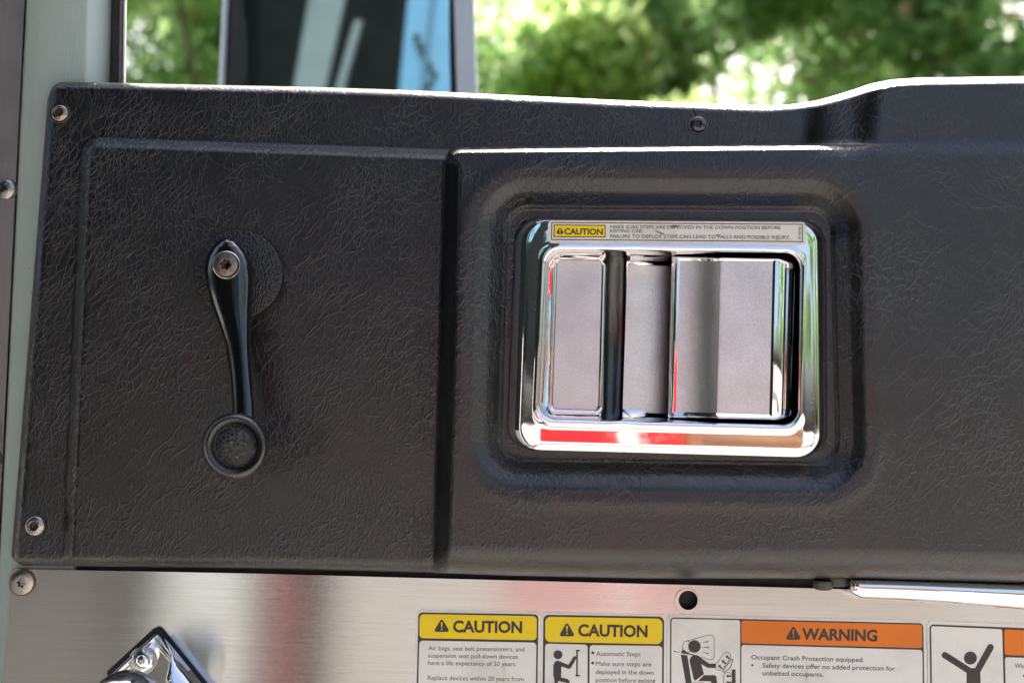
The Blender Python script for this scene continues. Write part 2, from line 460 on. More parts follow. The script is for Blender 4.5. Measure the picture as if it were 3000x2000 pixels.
# ------------------------------------------------------------------ fasteners
def fastener(name, px, py, r, y, mat, hex_r=.36, lobes=False, height=.45, parent=None, washer=None, flat=False, phillips=False, tilt=None, matw='black_screw'):
    """button head: loops about the line of sight's foot point; r in photograph px"""
    n = 48; c = P(px, py, y); k = (P(px + r, py, y) - c).length
    mb = MB()
    def lp(rad, hgt, shape=None):
        out = []
        for j in range(n):
            a = 2 * math.pi * j / n; q = rad
            if shape == 'hex': q = rad * math.cos(R(30)) / math.cos((a + R(12)) % R(60) - R(30))
            if shape == 'lobe': q = rad * (1 + .16 * math.cos(6 * a + 1))
            if shape == 'cross': q = rad * (.35 + .65 * abs(math.cos(2 * a + .6)) ** 3)
            out.append(c + Vector((q * k * math.cos(a), -hgt * k, q * k * math.sin(a))))
        return out
    sh = 'cross' if phillips else 'lobe' if lobes else 'hex'
    if washer:
        mb.loops([lp(washer, -.1), lp(washer, .10), lp(washer * .97, .14), lp(.6, .14)], False, mi=2)
    prof = [(1., -.1), (1., .12), (.985, .18)]
    if flat: prof += [(.94, .22), (.55, .235)]
    else: prof += [(math.cos(a) * 1.0, .14 + height * math.sin(a) * .9) for a in (R(22), R(36), R(50), R(62))]
    loops = [lp(a, b) for a, b in prof]
    top = prof[-1][1] + .02
    loops += [lp(hex_r * 1.12, top, sh), lp(hex_r * 1.02, top - .02, sh)]
    mb.loops(loops, False)
    mb.loops([lp(hex_r * 1.02, top - .02, sh), lp(hex_r * .92, top - .32, sh), lp(hex_r * .3, top - .38)], True, mi=1)
    return mb.build(name, [M[mat], M['socket_dark'], M[matw]], parent, ang=40)
fastener('screw', 177, 333, 25, pdepth(177, 333), 'bronze_screw', .55, parent=panel, washer=1.18)['label'] = 'brass toned hex socket screw'
fastener('screw', 2045, 367, 25, pdepth(2045, 367), 'black_screw', .42, True, parent=panel, washer=1.16)['label'] = 'black star socket screw with cracked edge above'
fastener('screw', 105, 1539, 29, pdepth(105, 1539), 'steel_screw', .50, parent=panel, washer=1.1)['label'] = 'grey steel hex socket screw'
# small split running from the screw to the top edge
mb = MB()
cp = [(2031, 314, 1.6), (2033, 322, 2.0), (2037, 330, 2.2), (2041, 340, 1.4)]
mb.loops([[P(x - wd, y, pdepth(x, y) - .0004), P(x, y, pdepth(x, y) - .0006), P(x + wd, y, pdepth(x, y) - .0004), P(x, y, pdepth(x, y) + .001)] for x, y, wd in cp], True, True)
mb.build('crack', M['dark_shell'], panel)
mb = MB()
for pts in ([(522, 1036), (530, 1042), (544, 1058), (560, 1068), (572, 1082), (558, 1074), (545, 1068), (534, 1052)], [(548, 1058), (566, 1064), (560, 1068)]):
    mb.poly([P(a, b, pdepth(a, b) - .0003) for a, b in pts])
mb.build('red_scuff', M['scuff'], panel)
# two dark fixings under the panel's lower edge
for (cx, cy, rx, hh) in ((2412, 1714, 30, 13), (2455, 1703, 34, 13)):
    mb = MB()
    prof = [(.5, -1.3), (.98, -1.0), (1., -.3), (.93, -.1), (.94, .2), (.78, .8), (.45, 1.0)]
    y0 = -.006; k = .00016
    c = P(cx, cy, y0)
    mb.loops([[c + Vector((a * rx * k * math.cos(t), a * .0035 * math.sin(t), -b * hh * k)) for t in [2 * math.pi * j / 32 for j in range(32)]] for a, b in prof], True, True)
    mb.build('fixing_bolt', M['clip_metal'], panel)

# brown aluminium strip left of the door with its two screws
strip = None
vs, fs = column_strip([(lambda py: -260, .012), (lambda py: -250, .008), (lin(66, 18), .008), (lin(72, 24), .0085), (lin(78, 30), .014)], rows)
mb = MB(); mb.mesh(vs, fs); strip = mb.build('hinge_strip', M['strip'])
tag(strip, 'brownish grey aluminium strip beside the painted door post', 'metal strip')
fastener('screw', 20, 556, 31, .008, 'steel_screw', .42, phillips=True, parent=strip, height=.5)
fastener('screw', -22, 1345, 29, .008, 'steel_screw', .42, phillips=True, parent=strip, height=.5)

# ------------------------------------------------------------------ brushed steel sheet
Sc = curve([(-40, 1664), (30, 1665), (100, 1667), (750, 1679), (1150, 1690), (2000, 1712), (2480, 1725), (3000, 1740), (3400, 1752)], 30)
def steel_sheet():
    top = [(x, float(np.interp(x, xs, Sc))) for x in list(range(42, 3400, 60))]
    top[0] = (46, top[0][1] + 0)
    outer = [(34, 1680), (36, 1672)] + top + [(3380, 2400), (-18, 2400)]
    hole = ring(2016, 1757, 27.5, 28, 40)
    bm = bmesh.new()
    ov = [bm.verts.new(P(a, b, 0)) for a, b in outer]; hv = [bm.verts.new(P(a, b, 0)) for a, b in hole]
    es = [bm.edges.new((ov[i], ov[(i + 1) % len(ov)])) for i in range(len(ov))] + [bm.edges.new((hv[i], hv[(i + 1) % len(hv)])) for i in range(len(hv))]
    bmesh.ops.triangle_fill(bm, use_beauty=True, use_dissolve=False, edges=es)
    bmesh.ops.recalc_face_normals(bm, faces=bm.faces)
    if bm.faces[0].normal.y > 0: bmesh.ops.reverse_faces(bm, faces=bm.faces)
    ext = bmesh.ops.extrude_edge_only(bm, edges=[e for e in bm.edges if e.is_boundary])
    for v in ext['geom']:
        if isinstance(v, bmesh.types.BMVert): v.co.y += .0018
    me = bpy.data.meshes.new('steel_sheet'); bm.to_mesh(me); bm.free()
    uv = me.uv_layers.new(name='UVMap')
    for lp in me.loops: c = me.vertices[lp.vertex_index].co; uv.data[lp.index].uv = (c.x, c.z)
    return link('steel_sheet', me, M['steel'], None, False)
steel_o = tag(steel_sheet(), 'brushed stainless steel sheet covering the lower door', 'metal sheet')
mb = MB(); mb.loops([L3(ring(2012, 1760, 37, 38), .0), L3(ring(2012, 1760, 36, 37), -.0006), L3(ring(2016, 1757, 28.5, 29), -.0006), L3(ring(2016, 1757, 28, 28.5), .001)], False)
mb.build('hole_rim', M['dull_metal'], steel_o)
fastener('screw', 66, 1705, 35, 0, 'dull_metal', .34, True, parent=steel_o, flat=True, washer=1.1, matw='rust')['label'] = 'flat star socket screw ringed with rust'

# chrome trim bar right, below the armrest
mb = MB(); loops = []
for i, x in enumerate([2489, 2492, 2498, 2508, 2524, 2545, 2580, 2640, 2720, 2800, 2900, 3000, 3150, 3350]):
    yt = np.interp(x, [2489, 2600, 3000, 3350], [1696, 1698, 1711, 1722]) - 6
    yb = np.interp(x, [2489, 2522, 2695, 3000, 3350], [1740, 1755, 1762, 1787, 1810])
    g = [.55, .72, .84, .92, .97, 1, 1, 1, 1, 1, 1, 1, 1, 1][i]
    cy, hy = (yt + yb) / 2, (yb - yt) / 2 * (.6 + .4 * g if i < 4 else 1)
    lp = []
    for j in range(28):
        a = 2 * math.pi * j / 28; ca, sa = math.cos(a), math.sin(a)
        cs = abs(ca) ** .75 * (1 if ca > 0 else -1); sn = abs(sa) ** .75 * (1 if sa > 0 else -1)
        lp.append(P(x, cy + hy * cs, -.0065 - .0075 * g * sn))
    loops.append(lp)
mb.loops(loops, True, True); tag(mb.build('chrome_trim', M['chrome']), 'shiny chrome trim bar under the armrest above the steel sheet', 'trim bar')

# ------------------------------------------------------------------ window crank
crank = empty('window_crank', 'glossy black window winder with round knob and pebbled disc', 'window crank')
yf = -.0151
mb = MB()
mb.loops([L3(ring(699, 803, 131), yf + .001), L3(ring(699, 803, 131), yf - .0045), L3(ring(698.5, 802.5, 129), yf - .0055), L3(ring(698, 802, 126), yf - .0058), L3(ring(698, 802, 30), yf - .0060)], True)
mb.build('escutcheon', M['pebbled_plastic'], crank)
# arm: sections (py, left, right, centre depth, half depth)
sec = [(699, 660, 668, -.031, .0020), (701, 649, 680, -.0305, .0045), (708, 638, 692, -.030, .0065), (722, 625, 706, -.0298, .0080), (745, 612, 723, -.0296, .0092), (775, 604, 734, -.0296, .0098),
       (805, 604, 739, -.0298, .0098), (850, 612, 738, -.0305, .0094), (900, 626, 735, -.0315, .0088), (950, 644, 733, -.033, .0080), (1000, 660, 732, -.035, .0074), (1060, 671, 734, -.0375, .0068),
       (1120, 678, 738, -.040, .0062), (1180, 682, 743, -.042, .0058), (1240, 684, 746, -.0435, .0056), (1300, 686, 746, -.0445, .0055), (1325, 700, 732, -.0445, .0050)]
def smooth_sections(s, m=6):
    a = np.array(s, float); t = np.arange(len(a)); tt = np.linspace(0, len(a) - 1, (len(a) - 1) * m + 1)
    out = np.stack([np.interp(tt, t, a[:, k]) for k in range(a.shape[1])], 1)
    k = np.array([1, 2, 3, 2, 1]) / 9.
    for c in range(1, out.shape[1]):
        p = np.convolve(np.pad(out[:, c], 2, mode='edge'), k, 'valid'); out[1:-1, c] = p[1:-1]
    return out
mb = MB(); loops = []
for py, l, r, yc, hd in smooth_sections(sec):
    lp = []; cx, hw = (l + r) / 2, (r - l) / 2 * 1.06
    for j in range(40):
        a = 2 * math.pi * j / 40; ca, sa = math.cos(a), math.sin(a)
        e1, e2 = .92, .78
        x = cx + hw * math.copysign(abs(ca) ** e1, ca)
        hgt = math.copysign(abs(sa) ** e2, sa)
        lp.append(P(x, py, yc - hd * hgt * (1 + .10 * ca if sa > 0 else 1)))
    loops.append(lp)
mb.loops(loops, True, True)
arm = mb.build('arm', M['gloss_black'], crank, ang=70)
yh = -.0400
mb = MB()
mb.loops([L3(ring(663, 776, 41), yh + .002), L3(ring(663, 776, 40.5), yh - .0005), L3(ring(663, 776, 38.5), yh - .0008), L3(ring(663, 776, 37), yh - .0002), L3(ring(663, 776, 36.5), yh + .0002)], False)
mb.build('bolt_ring', M['dull_metal'], crank)
fastener('bolt', 663, 776, 35.5, yh + .0002, 'bolt_metal', .42, True, parent=crank, flat=True)
# knob
kx, ky = 689, 1306; yk = -.050
mb = MB()
pr = [(26, .006), (60, .004), (86, -.001), (96, -.006), (98, -.010), (95, -.0135), (88, -.0155), (80, -.0160), (72, -.0152), (67, -.0146), (63, -.0141), (61, -.0141)]
def sm(pr, m=3):
    a = np.array(pr, float); t = np.arange(len(a)); tt = np.linspace(0, len(a) - 1, (len(a) - 1) * m + 1)
    o = np.stack([np.interp(tt, t, a[:, k]) for k in range(2)], 1); k = np.array([1, 2, 1]) / 4.
    o[1:-1, 0] = np.convolve(o[:, 0], k, 'valid'); o[1:-1, 1] = np.convolve(o[:, 1], k, 'valid'); return o
mb.loops([L3(ring(kx, ky, r_, n=56), yk + d_) for r_, d_ in sm(pr)], False, True)
mb.build('knob', M['satin_black'], crank, ang=60)
mb = MB()
mb.loops([L3(ring(kx, ky, r_, n=56), yk + d_) for r_, d_ in [(62.5, -.0136), (60, -.0148), (52, -.0156), (36, -.0167), (18, -.0173), (4, -.0175)]], True)
mb.build('knob_cap', M['crackle'], crank, ang=60)

# ------------------------------------------------------------------ chrome inside door handle
handle = empty('door_handle', 'chrome plated inside door handle set in the armrest recess', 'door handle')
def lerpq(q1, q2, t): return [(a[0] + (b[0] - a[0]) * t, a[1] + (b[1] - a[1]) * t) for a, b in zip(q1, q2)]
OUT = [(1506, 635), (2423, 641), (2428, 1346), (1479, 1320)]
FACE = [(1548, 647), (2380, 654), (2390, 1339), (1522, 1315)]
OPN = [(1590, 721), (2356, 729), (2348, 1257), (1567, 1237)]
def facey(px, py):
    b = max(0, (py - np.interp(px, [1570, 2350], [1237, 1257])) / 75.); l = max(0, (1585 - px) / 40.); r = max(0, (px - 2352) / 30.)
    return -.0315 + .0002 * b + .0002 * l + .0006 * r
loops = [L3(fil(OUT, 78, 10), -.0190)]
for i in range(0, 8):
    a = i / 7 * math.pi / 2
    q = lerpq(OUT, FACE, (1 - math.cos(a)) ** .9); rad = 78 - 14 * i / 7
    f = math.sin(a)
    loops.append(L3(fil(q, rad, 10), lambda x, y, f=f: -.0215 + (facey(x, y) + .0215) * f))
for t in (.35, .7, .92):
    loops.append(L3(fil(lerpq(FACE, OPN, t), 64 - 10 * t, 10), facey))
LIP = lerpq(FACE, OPN, .985)
loops.append(L3(fil(OPN, 52, 10), lambda x, y: facey(x, y) - .0006))
IN1 = [(1598, 729), (2349, 737), (2341, 1249), (1576, 1229)]
loops.append(L3(fil(IN1, 48, 10), -.0315)); 
IN2 = [(1604, 736), (2344, 743), (2337, 1244), (1583, 1223)]
loops.append(L3(fil(IN2, 44, 10), -.0290))
IN3 = [(1612, 748), (2340, 752), (2334, 1240), (1591, 1217)]
loops.append(L3(fil(IN3, 40, 10), -.0205)); loops.append(L3(fil([(1618, 752), (2336, 756), (2330, 1236), (1597, 1213)], 36, 10), -.0185))
mb = MB(); mb.loops(loops, False); mb.build('bezel', M['chrome'], handle, ang=80)
# pan floor, profile across
def xl(x, py): return x - (py - 760) * .028   # columns lean like the plate
prof = [(1600, .0190), (1762, .0190), (1773, .0186), (1778, .0150), (1782, .0085), (1828, .0085), (1832, .0115), (1838, .0145), (1880, .0138), (1920, .0120), (1965, .0095), (2360, .0085)]
rowsp = [738, 746, 756, 770, 900, 1050, 1190, 1206, 1222, 1246]
vs = []; fs = []; n = len(prof)
for k, py in enumerate(rowsp):
    lift = [.009, .0055, .0020, 0, 0, 0, 0, .0010, .0035, .008][k]
    for x, d in prof: vs.append(P(xl(x, py), py + (x - 1600) * .018, -(d + lift * (1 if x > 1770 else .35))))
for i in range(len(rowsp) - 1):
    for j in range(n - 1): fs.append((i * n + j, i * n + j + 1, (i + 1) * n + j + 1, (i + 1) * n + j))
mb = MB(); mb.mesh(vs, fs); pan = mb.build('pan', M['chrome'], handle, ang=80)
# thumb slot; black liner stands in for dark reflections in its chrome
mb = MB(); rws = [748, 780, 1190, 1226]
vs = []; pf = [(1775, .0182), (1780, .0112), (1784, .0092), (1826, .0092), (1831, .0122)]
for py in rws:
    for x, d in pf: vs.append(P(xl(x, py), py + (x - 1600) * .018, -(d + (.004 if py in (748, 1226) else 0))))
mb.mesh(vs, [(i * 5 + j, i * 5 + j + 1, (i + 1) * 5 + j + 1, (i + 1) * 5 + j) for i in range(3) for j in range(4)])
mb.build('thumb_slot', M['slot_shade'], pan, ang=80)
# raised left pad with grained inlay
PAD = [(1618, 752), (1776, 755), (1768, 1218), (1602, 1212)]
PADI = [(1633, 762), (1764, 764), (1752, 1200), (1619, 1196)]
mb = MB(); mb.loops([L3(fil(PAD, 22), -.0186), L3(fil(lerpq(PAD, PADI, .25), 20), -.0206), L3(fil(lerpq(PAD, PADI, .6), 17), -.0212), L3(fil(lerpq(PAD, PADI, .95), 14), -.0206)], False)
pad = mb.build('pad_rim', M['chrome'], handle, ang=80)
def inlay(q, rad, depth, nx, name, par):
    """grained sheet following a depth profile; edges in loops"""
    vs = []; fs = []; ny = 24
    for i in range(ny + 1):
        t = i / ny
        for j in range(nx + 1):
            s = j / nx
            a = np.array(q[0]) * (1 - s) + np.array(q[1]) * s; b = np.array(q[3]) * (1 - s) + np.array(q[2]) * s
            # rounded corners
            e = rad / np.linalg.norm(np.array(q[3]) - np.array(q[0])); wid = np.linalg.norm(np.array(q[1]) - np.array(q[0]))
            dx = min(s, 1 - s) * wid; c = (rad - math.sqrt(max(0, rad * rad - max(0, rad - dx) ** 2))) / np.linalg.norm(b - a)
            tt = c + t * (1 - 2 * c); p = a * (1 - tt) + b * tt
            vs.append(P(p[0], p[1], -depth(s)))
    for i in range(ny):
        for j in range(nx): k = i * (nx + 1) + j; fs.append((k, k + 1, k + nx + 2, k + nx + 1))
    mb = MB(); mb.mesh(vs, fs); return mb.build(name, M['grain'], par, ang=25)
inlay(PADI, 12, lambda s: .0208, 24, 'grained_inlay', pad)
inlay([(1838, 776), (1972, 780), (1966, 1212), (1824, 1206)], 10, lambda s: .0147 - .0040 * s ** 1.5, 24, 'grained_inlay', pan)
# paddle
def paddle_h(x):   # x as at py=760
    if x <= 2112 and x >= 1984: return .0232 + .0074 * max(0, (x - 1995) / 117.) ** 2.3
    return float(np.interp(x, [1968, 1972, 1978, 1984, 2112, 2118, 2265, 2282, 2296, 2308, 2320, 2334, 2348], [.0185, .0216, .0229, .0232, .0306, .0307, .0308, .0308, .0301, .0287, .0263, .0226, .0140]))
xsP = [1968, 1970, 1972, 1975, 1978, 1984, 1990, 2020, 2050, 2075, 2088, 2098, 2106, 2112, 2118, 2180, 2265, 2282, 2289, 2296, 2302, 2308, 2314, 2320, 2327, 2334, 2348]
yr = [(748, -.0090), (749, -.004), (751, -.0012), (755, -.0003), (762, 0), (980, 0), (1208, 0), (1216, -.0003), (1222, -.0014), (1226, -.004), (1227, -.009)]
vs = []; fs = []; n = len(xsP)
for py, off in yr:
    for x in xsP:
        v_ = (py - 748) / 479.
        sk = np.interp(x, [1968, 2282, 2348], [0, 0, 14]) * (1 - 2 * v_)
        vs.append(P(x - (py - 760) * .024 , py + (x - 1968) * .022 + sk, -max(.006, paddle_h(x) + off)))
for i in range(len(yr) - 1):
    for j in range(n - 1): fs.append((i * n + j, i * n + j + 1, (i + 1) * n + j + 1, (i + 1) * n + j))
mb = MB(); mb.mesh(vs, fs); paddle = mb.build('paddle', M['chrome'], handle, ang=50)
inlay([(1992, 764), (2264, 766), (2254, 1214), (1980, 1206)], 4, lambda s: paddle_h(1992 + 272 * s) + .0003, 136, 'grained_inlay', paddle)
mb = MB()
for q in ([(1984, 757), (2272, 760), (2264, 766), (1992, 764)], [(2272, 760), (2262, 1220), (2254, 1214), (2264, 766)], [(1980, 1206), (2254, 1214), (2262, 1220), (1972, 1213)], [(1984, 757), (1992, 764), (1980, 1206), (1972, 1213)]):
    m_ = 30
    for i in range(m_):
        pts = []
        for (a, b) in ((0, i), (0, i + 1), (1, i + 1), (1, i)):
            t = b / m_
            p0 = np.array(q[0]) * (1 - t) + np.array(q[1]) * t; p1 = np.array(q[3]) * (1 - t) + np.array(q[2]) * t
            p = p1 if a else p0; pts.append(P(p[0], p[1], -(paddle_h(p[0] + (p[1] - 760) * .024) + (.0008 if not a else .0002))))
        mb.poly(pts)
mb.build('inlay_rim', M['chrome'], paddle)

# ------------------------------------------------------------------ lettering and labels
def text_mesh(txt, bold=0.0):
    c = bpy.data.curves.new('t', 'FONT'); c.body = txt; c.offset = bold; c.resolution_u = 3; c.size = 1
    o = bpy.data.objects.new('t', c); COL.objects.link(o)
    bpy.context.view_layer.update()
    dg = bpy.context.evaluated_depsgraph_get()
    me = bpy.data.meshes.new_from_object(o.evaluated_get(dg))
    vs = [tuple(v.co) for v in me.vertices]; fs = [tuple(p.vertices) for p in me.polygons]
    bpy.data.objects.remove(o); bpy.data.curves.remove(c); bpy.data.meshes.remove(me)
    return vs, fs
CAPH = 0.70
def put_text(mb, txt, x0, y0, x1, y1, cap, y, bold=0.0, mi=0, vert=False):
    vs, fs = text_mesh(txt, bold)
    mx = max(v[0] for v in vs); mn = min(v[0] for v in vs)
    cs, _ = text_mesh('H', bold); ch = max(v[1] for v in cs)
    dx, dy = x1 - x0, y1 - y0; L = math.hypot(dx, dy); ux, uy = dx / L, dy / L; vx, vy = uy, -ux
    out = []
    for v in vs:
        a = (v[0] - mn) / (mx - mn) * L; b = v[1] / ch * cap
        out.append(P(x0 + ux * a + vx * b, y0 + uy * a + vy * b, y))
    mb.mesh(out, fs, mi)
def flat(mb, pts, y, mi=0): mb.poly(L3(pts, y), mi)
def disc(mb, cx, cy, r, y, n=32): mb.poly(L3(ring(cx, cy, r, n=n), y))
def stadium(mb, a, b, r, y):
    ang = math.atan2(b[1] - a[1], b[0] - a[0]); pts = []
    for c, s in ((b, -math.pi / 2), (a, math.pi / 2)):
        for i in range(13): t = ang + s + math.pi * i / 12; pts.append((c[0] + r * math.cos(t), c[1] + r * math.sin(t)))
    mb.poly(L3(pts, y))
def stroke(mb, pts, wd, y, closed=False):
    n = len(pts)
    pr = list(zip(pts, pts[1:] + ([pts[0]] if closed else [])))
    for k, (a, b) in enumerate(pr[:n if closed else n - 1]):
        dx, dy = b[0] - a[0], b[1] - a[1]; l = math.hypot(dx, dy) or 1; nx, ny = -dy / l * wd / 2, dx / l * wd / 2
        ex, ey = dx / l * wd * .25, dy / l * wd * .25
        yy = y - .000004 * (k % 3)
        mb.poly(L3([(a[0] - ex + nx, a[1] - ey + ny), (b[0] + ex + nx, b[1] + ey + ny), (b[0] + ex - nx, b[1] + ey - ny), (a[0] - ex - nx, a[1] - ey - ny)], yy))
def arrow(mb, a, b, wd, hd, y):
    dx, dy = b[0] - a[0], b[1] - a[1]; l = math.hypot(dx, dy); ux, uy = dx / l, dy / l; nx, ny = -uy, ux
    m_ = (b[0] - ux * hd, b[1] - uy * hd)
    mb.poly(L3([(a[0] + nx * wd, a[1] + ny * wd), (m_[0] + nx * wd, m_[1] + ny * wd), (m_[0] + nx * hd * .75, m_[1] + ny * hd * .75), b,
                (m_[0] - nx * hd * .75, m_[1] - ny * hd * .75), (m_[0] - nx * wd, m_[1] - ny * wd), (a[0] - nx * wd, a[1] - ny * wd)], y))
def alert(mb, cx, apex, base, hw, y):
    """black triangle with the exclamation mark left open"""
    tri = fil([(cx, apex - 4), (cx + hw + 4, base), (cx - hw - 4, base)], 5, 5)
    H = base - apex
    mark = [(cx - 2.6, apex + H * .22), (cx + 2.6, apex + H * .22), (cx + 1.4, apex + H * .66), (cx - 1.4, apex + H * .66)]
    dot = [(cx - 2.1, apex + H * .74), (cx + 2.1, apex + H * .74), (cx + 2.1, apex + H * .85), (cx - 2.1, apex + H * .85)]
    bm = bmesh.new(); es = []
    for lp in (tri, mark, dot):
        vv = [bm.verts.new(P(a, b, y)) for a, b in lp]
        es += [bm.edges.new((vv[i], vv[(i + 1) % len(vv)])) for i in range(len(vv))]
    bmesh.ops.triangle_fill(bm, use_beauty=True, use_dissolve=False, edges=es)
    bm.verts.index_update()
    mb.mesh([v.co.copy() for v in bm.verts], [tuple(v.index for v in f.verts) for f in bm.faces]); bm.free()

YB, YK, YC, YT = -.00025, -.00032, -.00039, -.00046   # backing, black frame, coloured fields, print
def label_base(name, lab, q, rad):
    mb = MB(); mb.loops([L3(fil(q, rad), .0), L3(fil(q, rad), YB * .9), L3(fil(lerpq(q, [(sum(p[0] for p in q) / 4, sum(p[1] for p in q) / 4)] * 4, .004), rad), YB)], True)
    return tag(mb.build(name, M['white_vinyl'], None, ang=30), lab, 'label', 'safety labels on the steel sheet')
def field(name, q, rad, mat, par, y=YC):
    mb = MB(); flat(mb, fil(q, rad), y); return mb.build(name, M[mat], par, False)
def ink(name, fn, par):
    mb = MB(); fn(mb); return mb.build(name, M['black_ink'], par, False)

# label 1
l1 = label_base('safety_label', 'yellow caution label about air bags and pretensioners', [(1219, 1785), (1584, 1792), (1580, 2200), (1208, 2200)], 13)
field('frame_print', [(1226, 1792.5), (1577.5, 1798.5), (1572, 2194), (1216, 2194)], 12, 'black_ink', l1, YK)
field('header', [(1230, 1797.5), (1573, 1803.5), (1572, 1874), (1228.5, 1868)], 12, 'yellow_vinyl', l1)
field('text_field', [(1228.5, 1875), (1571.5, 1881), (1567, 2186), (1221, 2186)], 11, 'white_vinyl', l1)
def f(mb):
    alert(mb, 1294, 1813, 1849.5, 20.5, YT)
    put_text(mb, 'CAUTION', 1327, 1849.5, 1529.5, 1852, 33.5, YT, .034)
    put_text(mb, 'Air bags, seat belt pretensioners, and', 1255, 1903, 1536, 1907, 12.6, YT, .0)
    put_text(mb, 'suspension seat pull-down devices', 1254, 1924.5, 1517, 1928.5, 12.6, YT, .0)
    put_text(mb, 'have a life expectancy of 20 years.', 1254, 1946, 1513, 1950, 12.6, YT, .0)
    put_text(mb, 'Replace devices within 20 years from', 1253, 1990, 1534, 1994, 12.6, YT, .0)
ink('lettering', f, l1)
# label 2
l2 = label_base('safety_label', 'yellow caution label about automatic steps with climbing figure', [(1585.5, 1791.5), (1953, 1799), (1950, 2200), (1583, 2200)], 14)
field('frame_print', [(1592, 1799.5), (1946, 1805.5), (1943, 2194), (1588, 2194)], 16, 'black_ink', l2, YK)
field('header', [(1597.5, 1805), (1940.5, 1811), (1940, 1885.5), (1597, 1879)], 16, 'yellow_vinyl', l2)
field('picture_field', [(1597, 1884), (1721.5, 1887), (1721, 2190), (1594, 2190)], 10, 'white_vinyl', l2)
field('text_field', [(1727.5, 1888), (1940, 1891), (1938, 2190), (1726, 2190)], 10, 'white_vinyl', l2)
def f(mb):
    alert(mb, 1661, 1824, 1862.5, 20.5, YT)
    put_text(mb, 'CAUTION', 1693.5, 1861, 1897, 1864.3, 34, YT, .034)
    disc(mb, 1736.6, 1911, 4.2, YT); disc(mb, 1736.5, 1940.7, 4.2, YT)
    put_text(mb, 'Automatic Steps', 1746.7, 1919.5, 1877, 1921.3, 12.8, YT, .0)
    put_text(mb, 'Make sure steps are', 1746, 1948.7, 1908, 1950.8, 12.8, YT, .0)
    put_text(mb, 'deployed in the down', 1745.6, 1972.7, 1915, 1975, 12.8, YT, .0)
    put_text(mb, 'position before exiting', 1745.6, 1996.3, 1920, 1998.5, 12.8, YT, .0)
ink('lettering', f, l2)
def Q(ox, oy, pts, k=5.88): return [(ox + a / k, oy + b / k) for a, b in pts]
def f(mb):
    q = lambda *p: Q(1580, 1780, p)
    disc(mb, 1634.8, 1916.4, 13, YT)
    flat(mb, q((270, 925), (310, 905), (350, 915), (500, 975), (590, 835), (615, 823), (640, 838), (640, 862), (545, 1030), (520, 1045), (490, 1040), (380, 1005), (375, 1195), (490, 1220), (515, 1250), (560, 1420), (490, 1420), (458, 1282),
                 (320, 1255), (335, 1420), (275, 1420), (255, 1210), (240, 1150), (242, 975)), YT)
    flat(mb, q((638, 718), (665, 718), (662, 1175), (635, 1175)), YT - 4e-6)
    flat(mb, q((628, 717), (700, 720), (700, 746), (628, 743)), YT - 8e-6); flat(mb, q((623, 1147), (697, 1150), (697, 1176), (623, 1173)), YT - 8e-6)
ink('pictogram', f, l2)
# label 3
l3 = label_base('safety_label', 'wide orange warning label about occupant crash protection', [(1954.5, 1798), (2710, 1818), (2716, 2200), (1951, 2200)], 15)
field('frame_print', [(1963.5, 1807), (2705, 1824.5), (2711, 2194), (1962, 2194)], 12, 'black_ink', l3, YK)
field('picture_field', [(1967.3, 1811), (2168.3, 1815.3), (2168, 2190), (1965.5, 2190)], 8, 'white_vinyl', l3)
field('header', [(2172, 1816), (2701, 1828.5), (2702, 1897), (2172, 1883)], 7, 'orange_vinyl', l3)
field('text_field', [(2172, 1887.5), (2702, 1902.5), (2706, 2190), (2172, 2190)], 8, 'white_vinyl', l3)
def f(mb):
    alert(mb, 2324.5, 1834, 1872.5, 20.5, YT)
    put_text(mb, 'WARNING', 2349, 1871.3, 2570, 1876.3, 33, YT, .034)
    put_text(mb, 'Occupant Crash Protection equipped.', 2201, 1930, 2531, 1938, 13.2, YT, .008)
    disc(mb, 2204, 1947, 3.3, YT)
    put_text(mb, 'Safety devices offer no added protection for', 2234, 1954, 2622, 1963.3, 13.2, YT, .008)
    put_text(mb, 'unbelted occupants.', 2234, 1976.4, 2413, 1980.6, 13.2, YT, .008)
ink('lettering', f, l3)
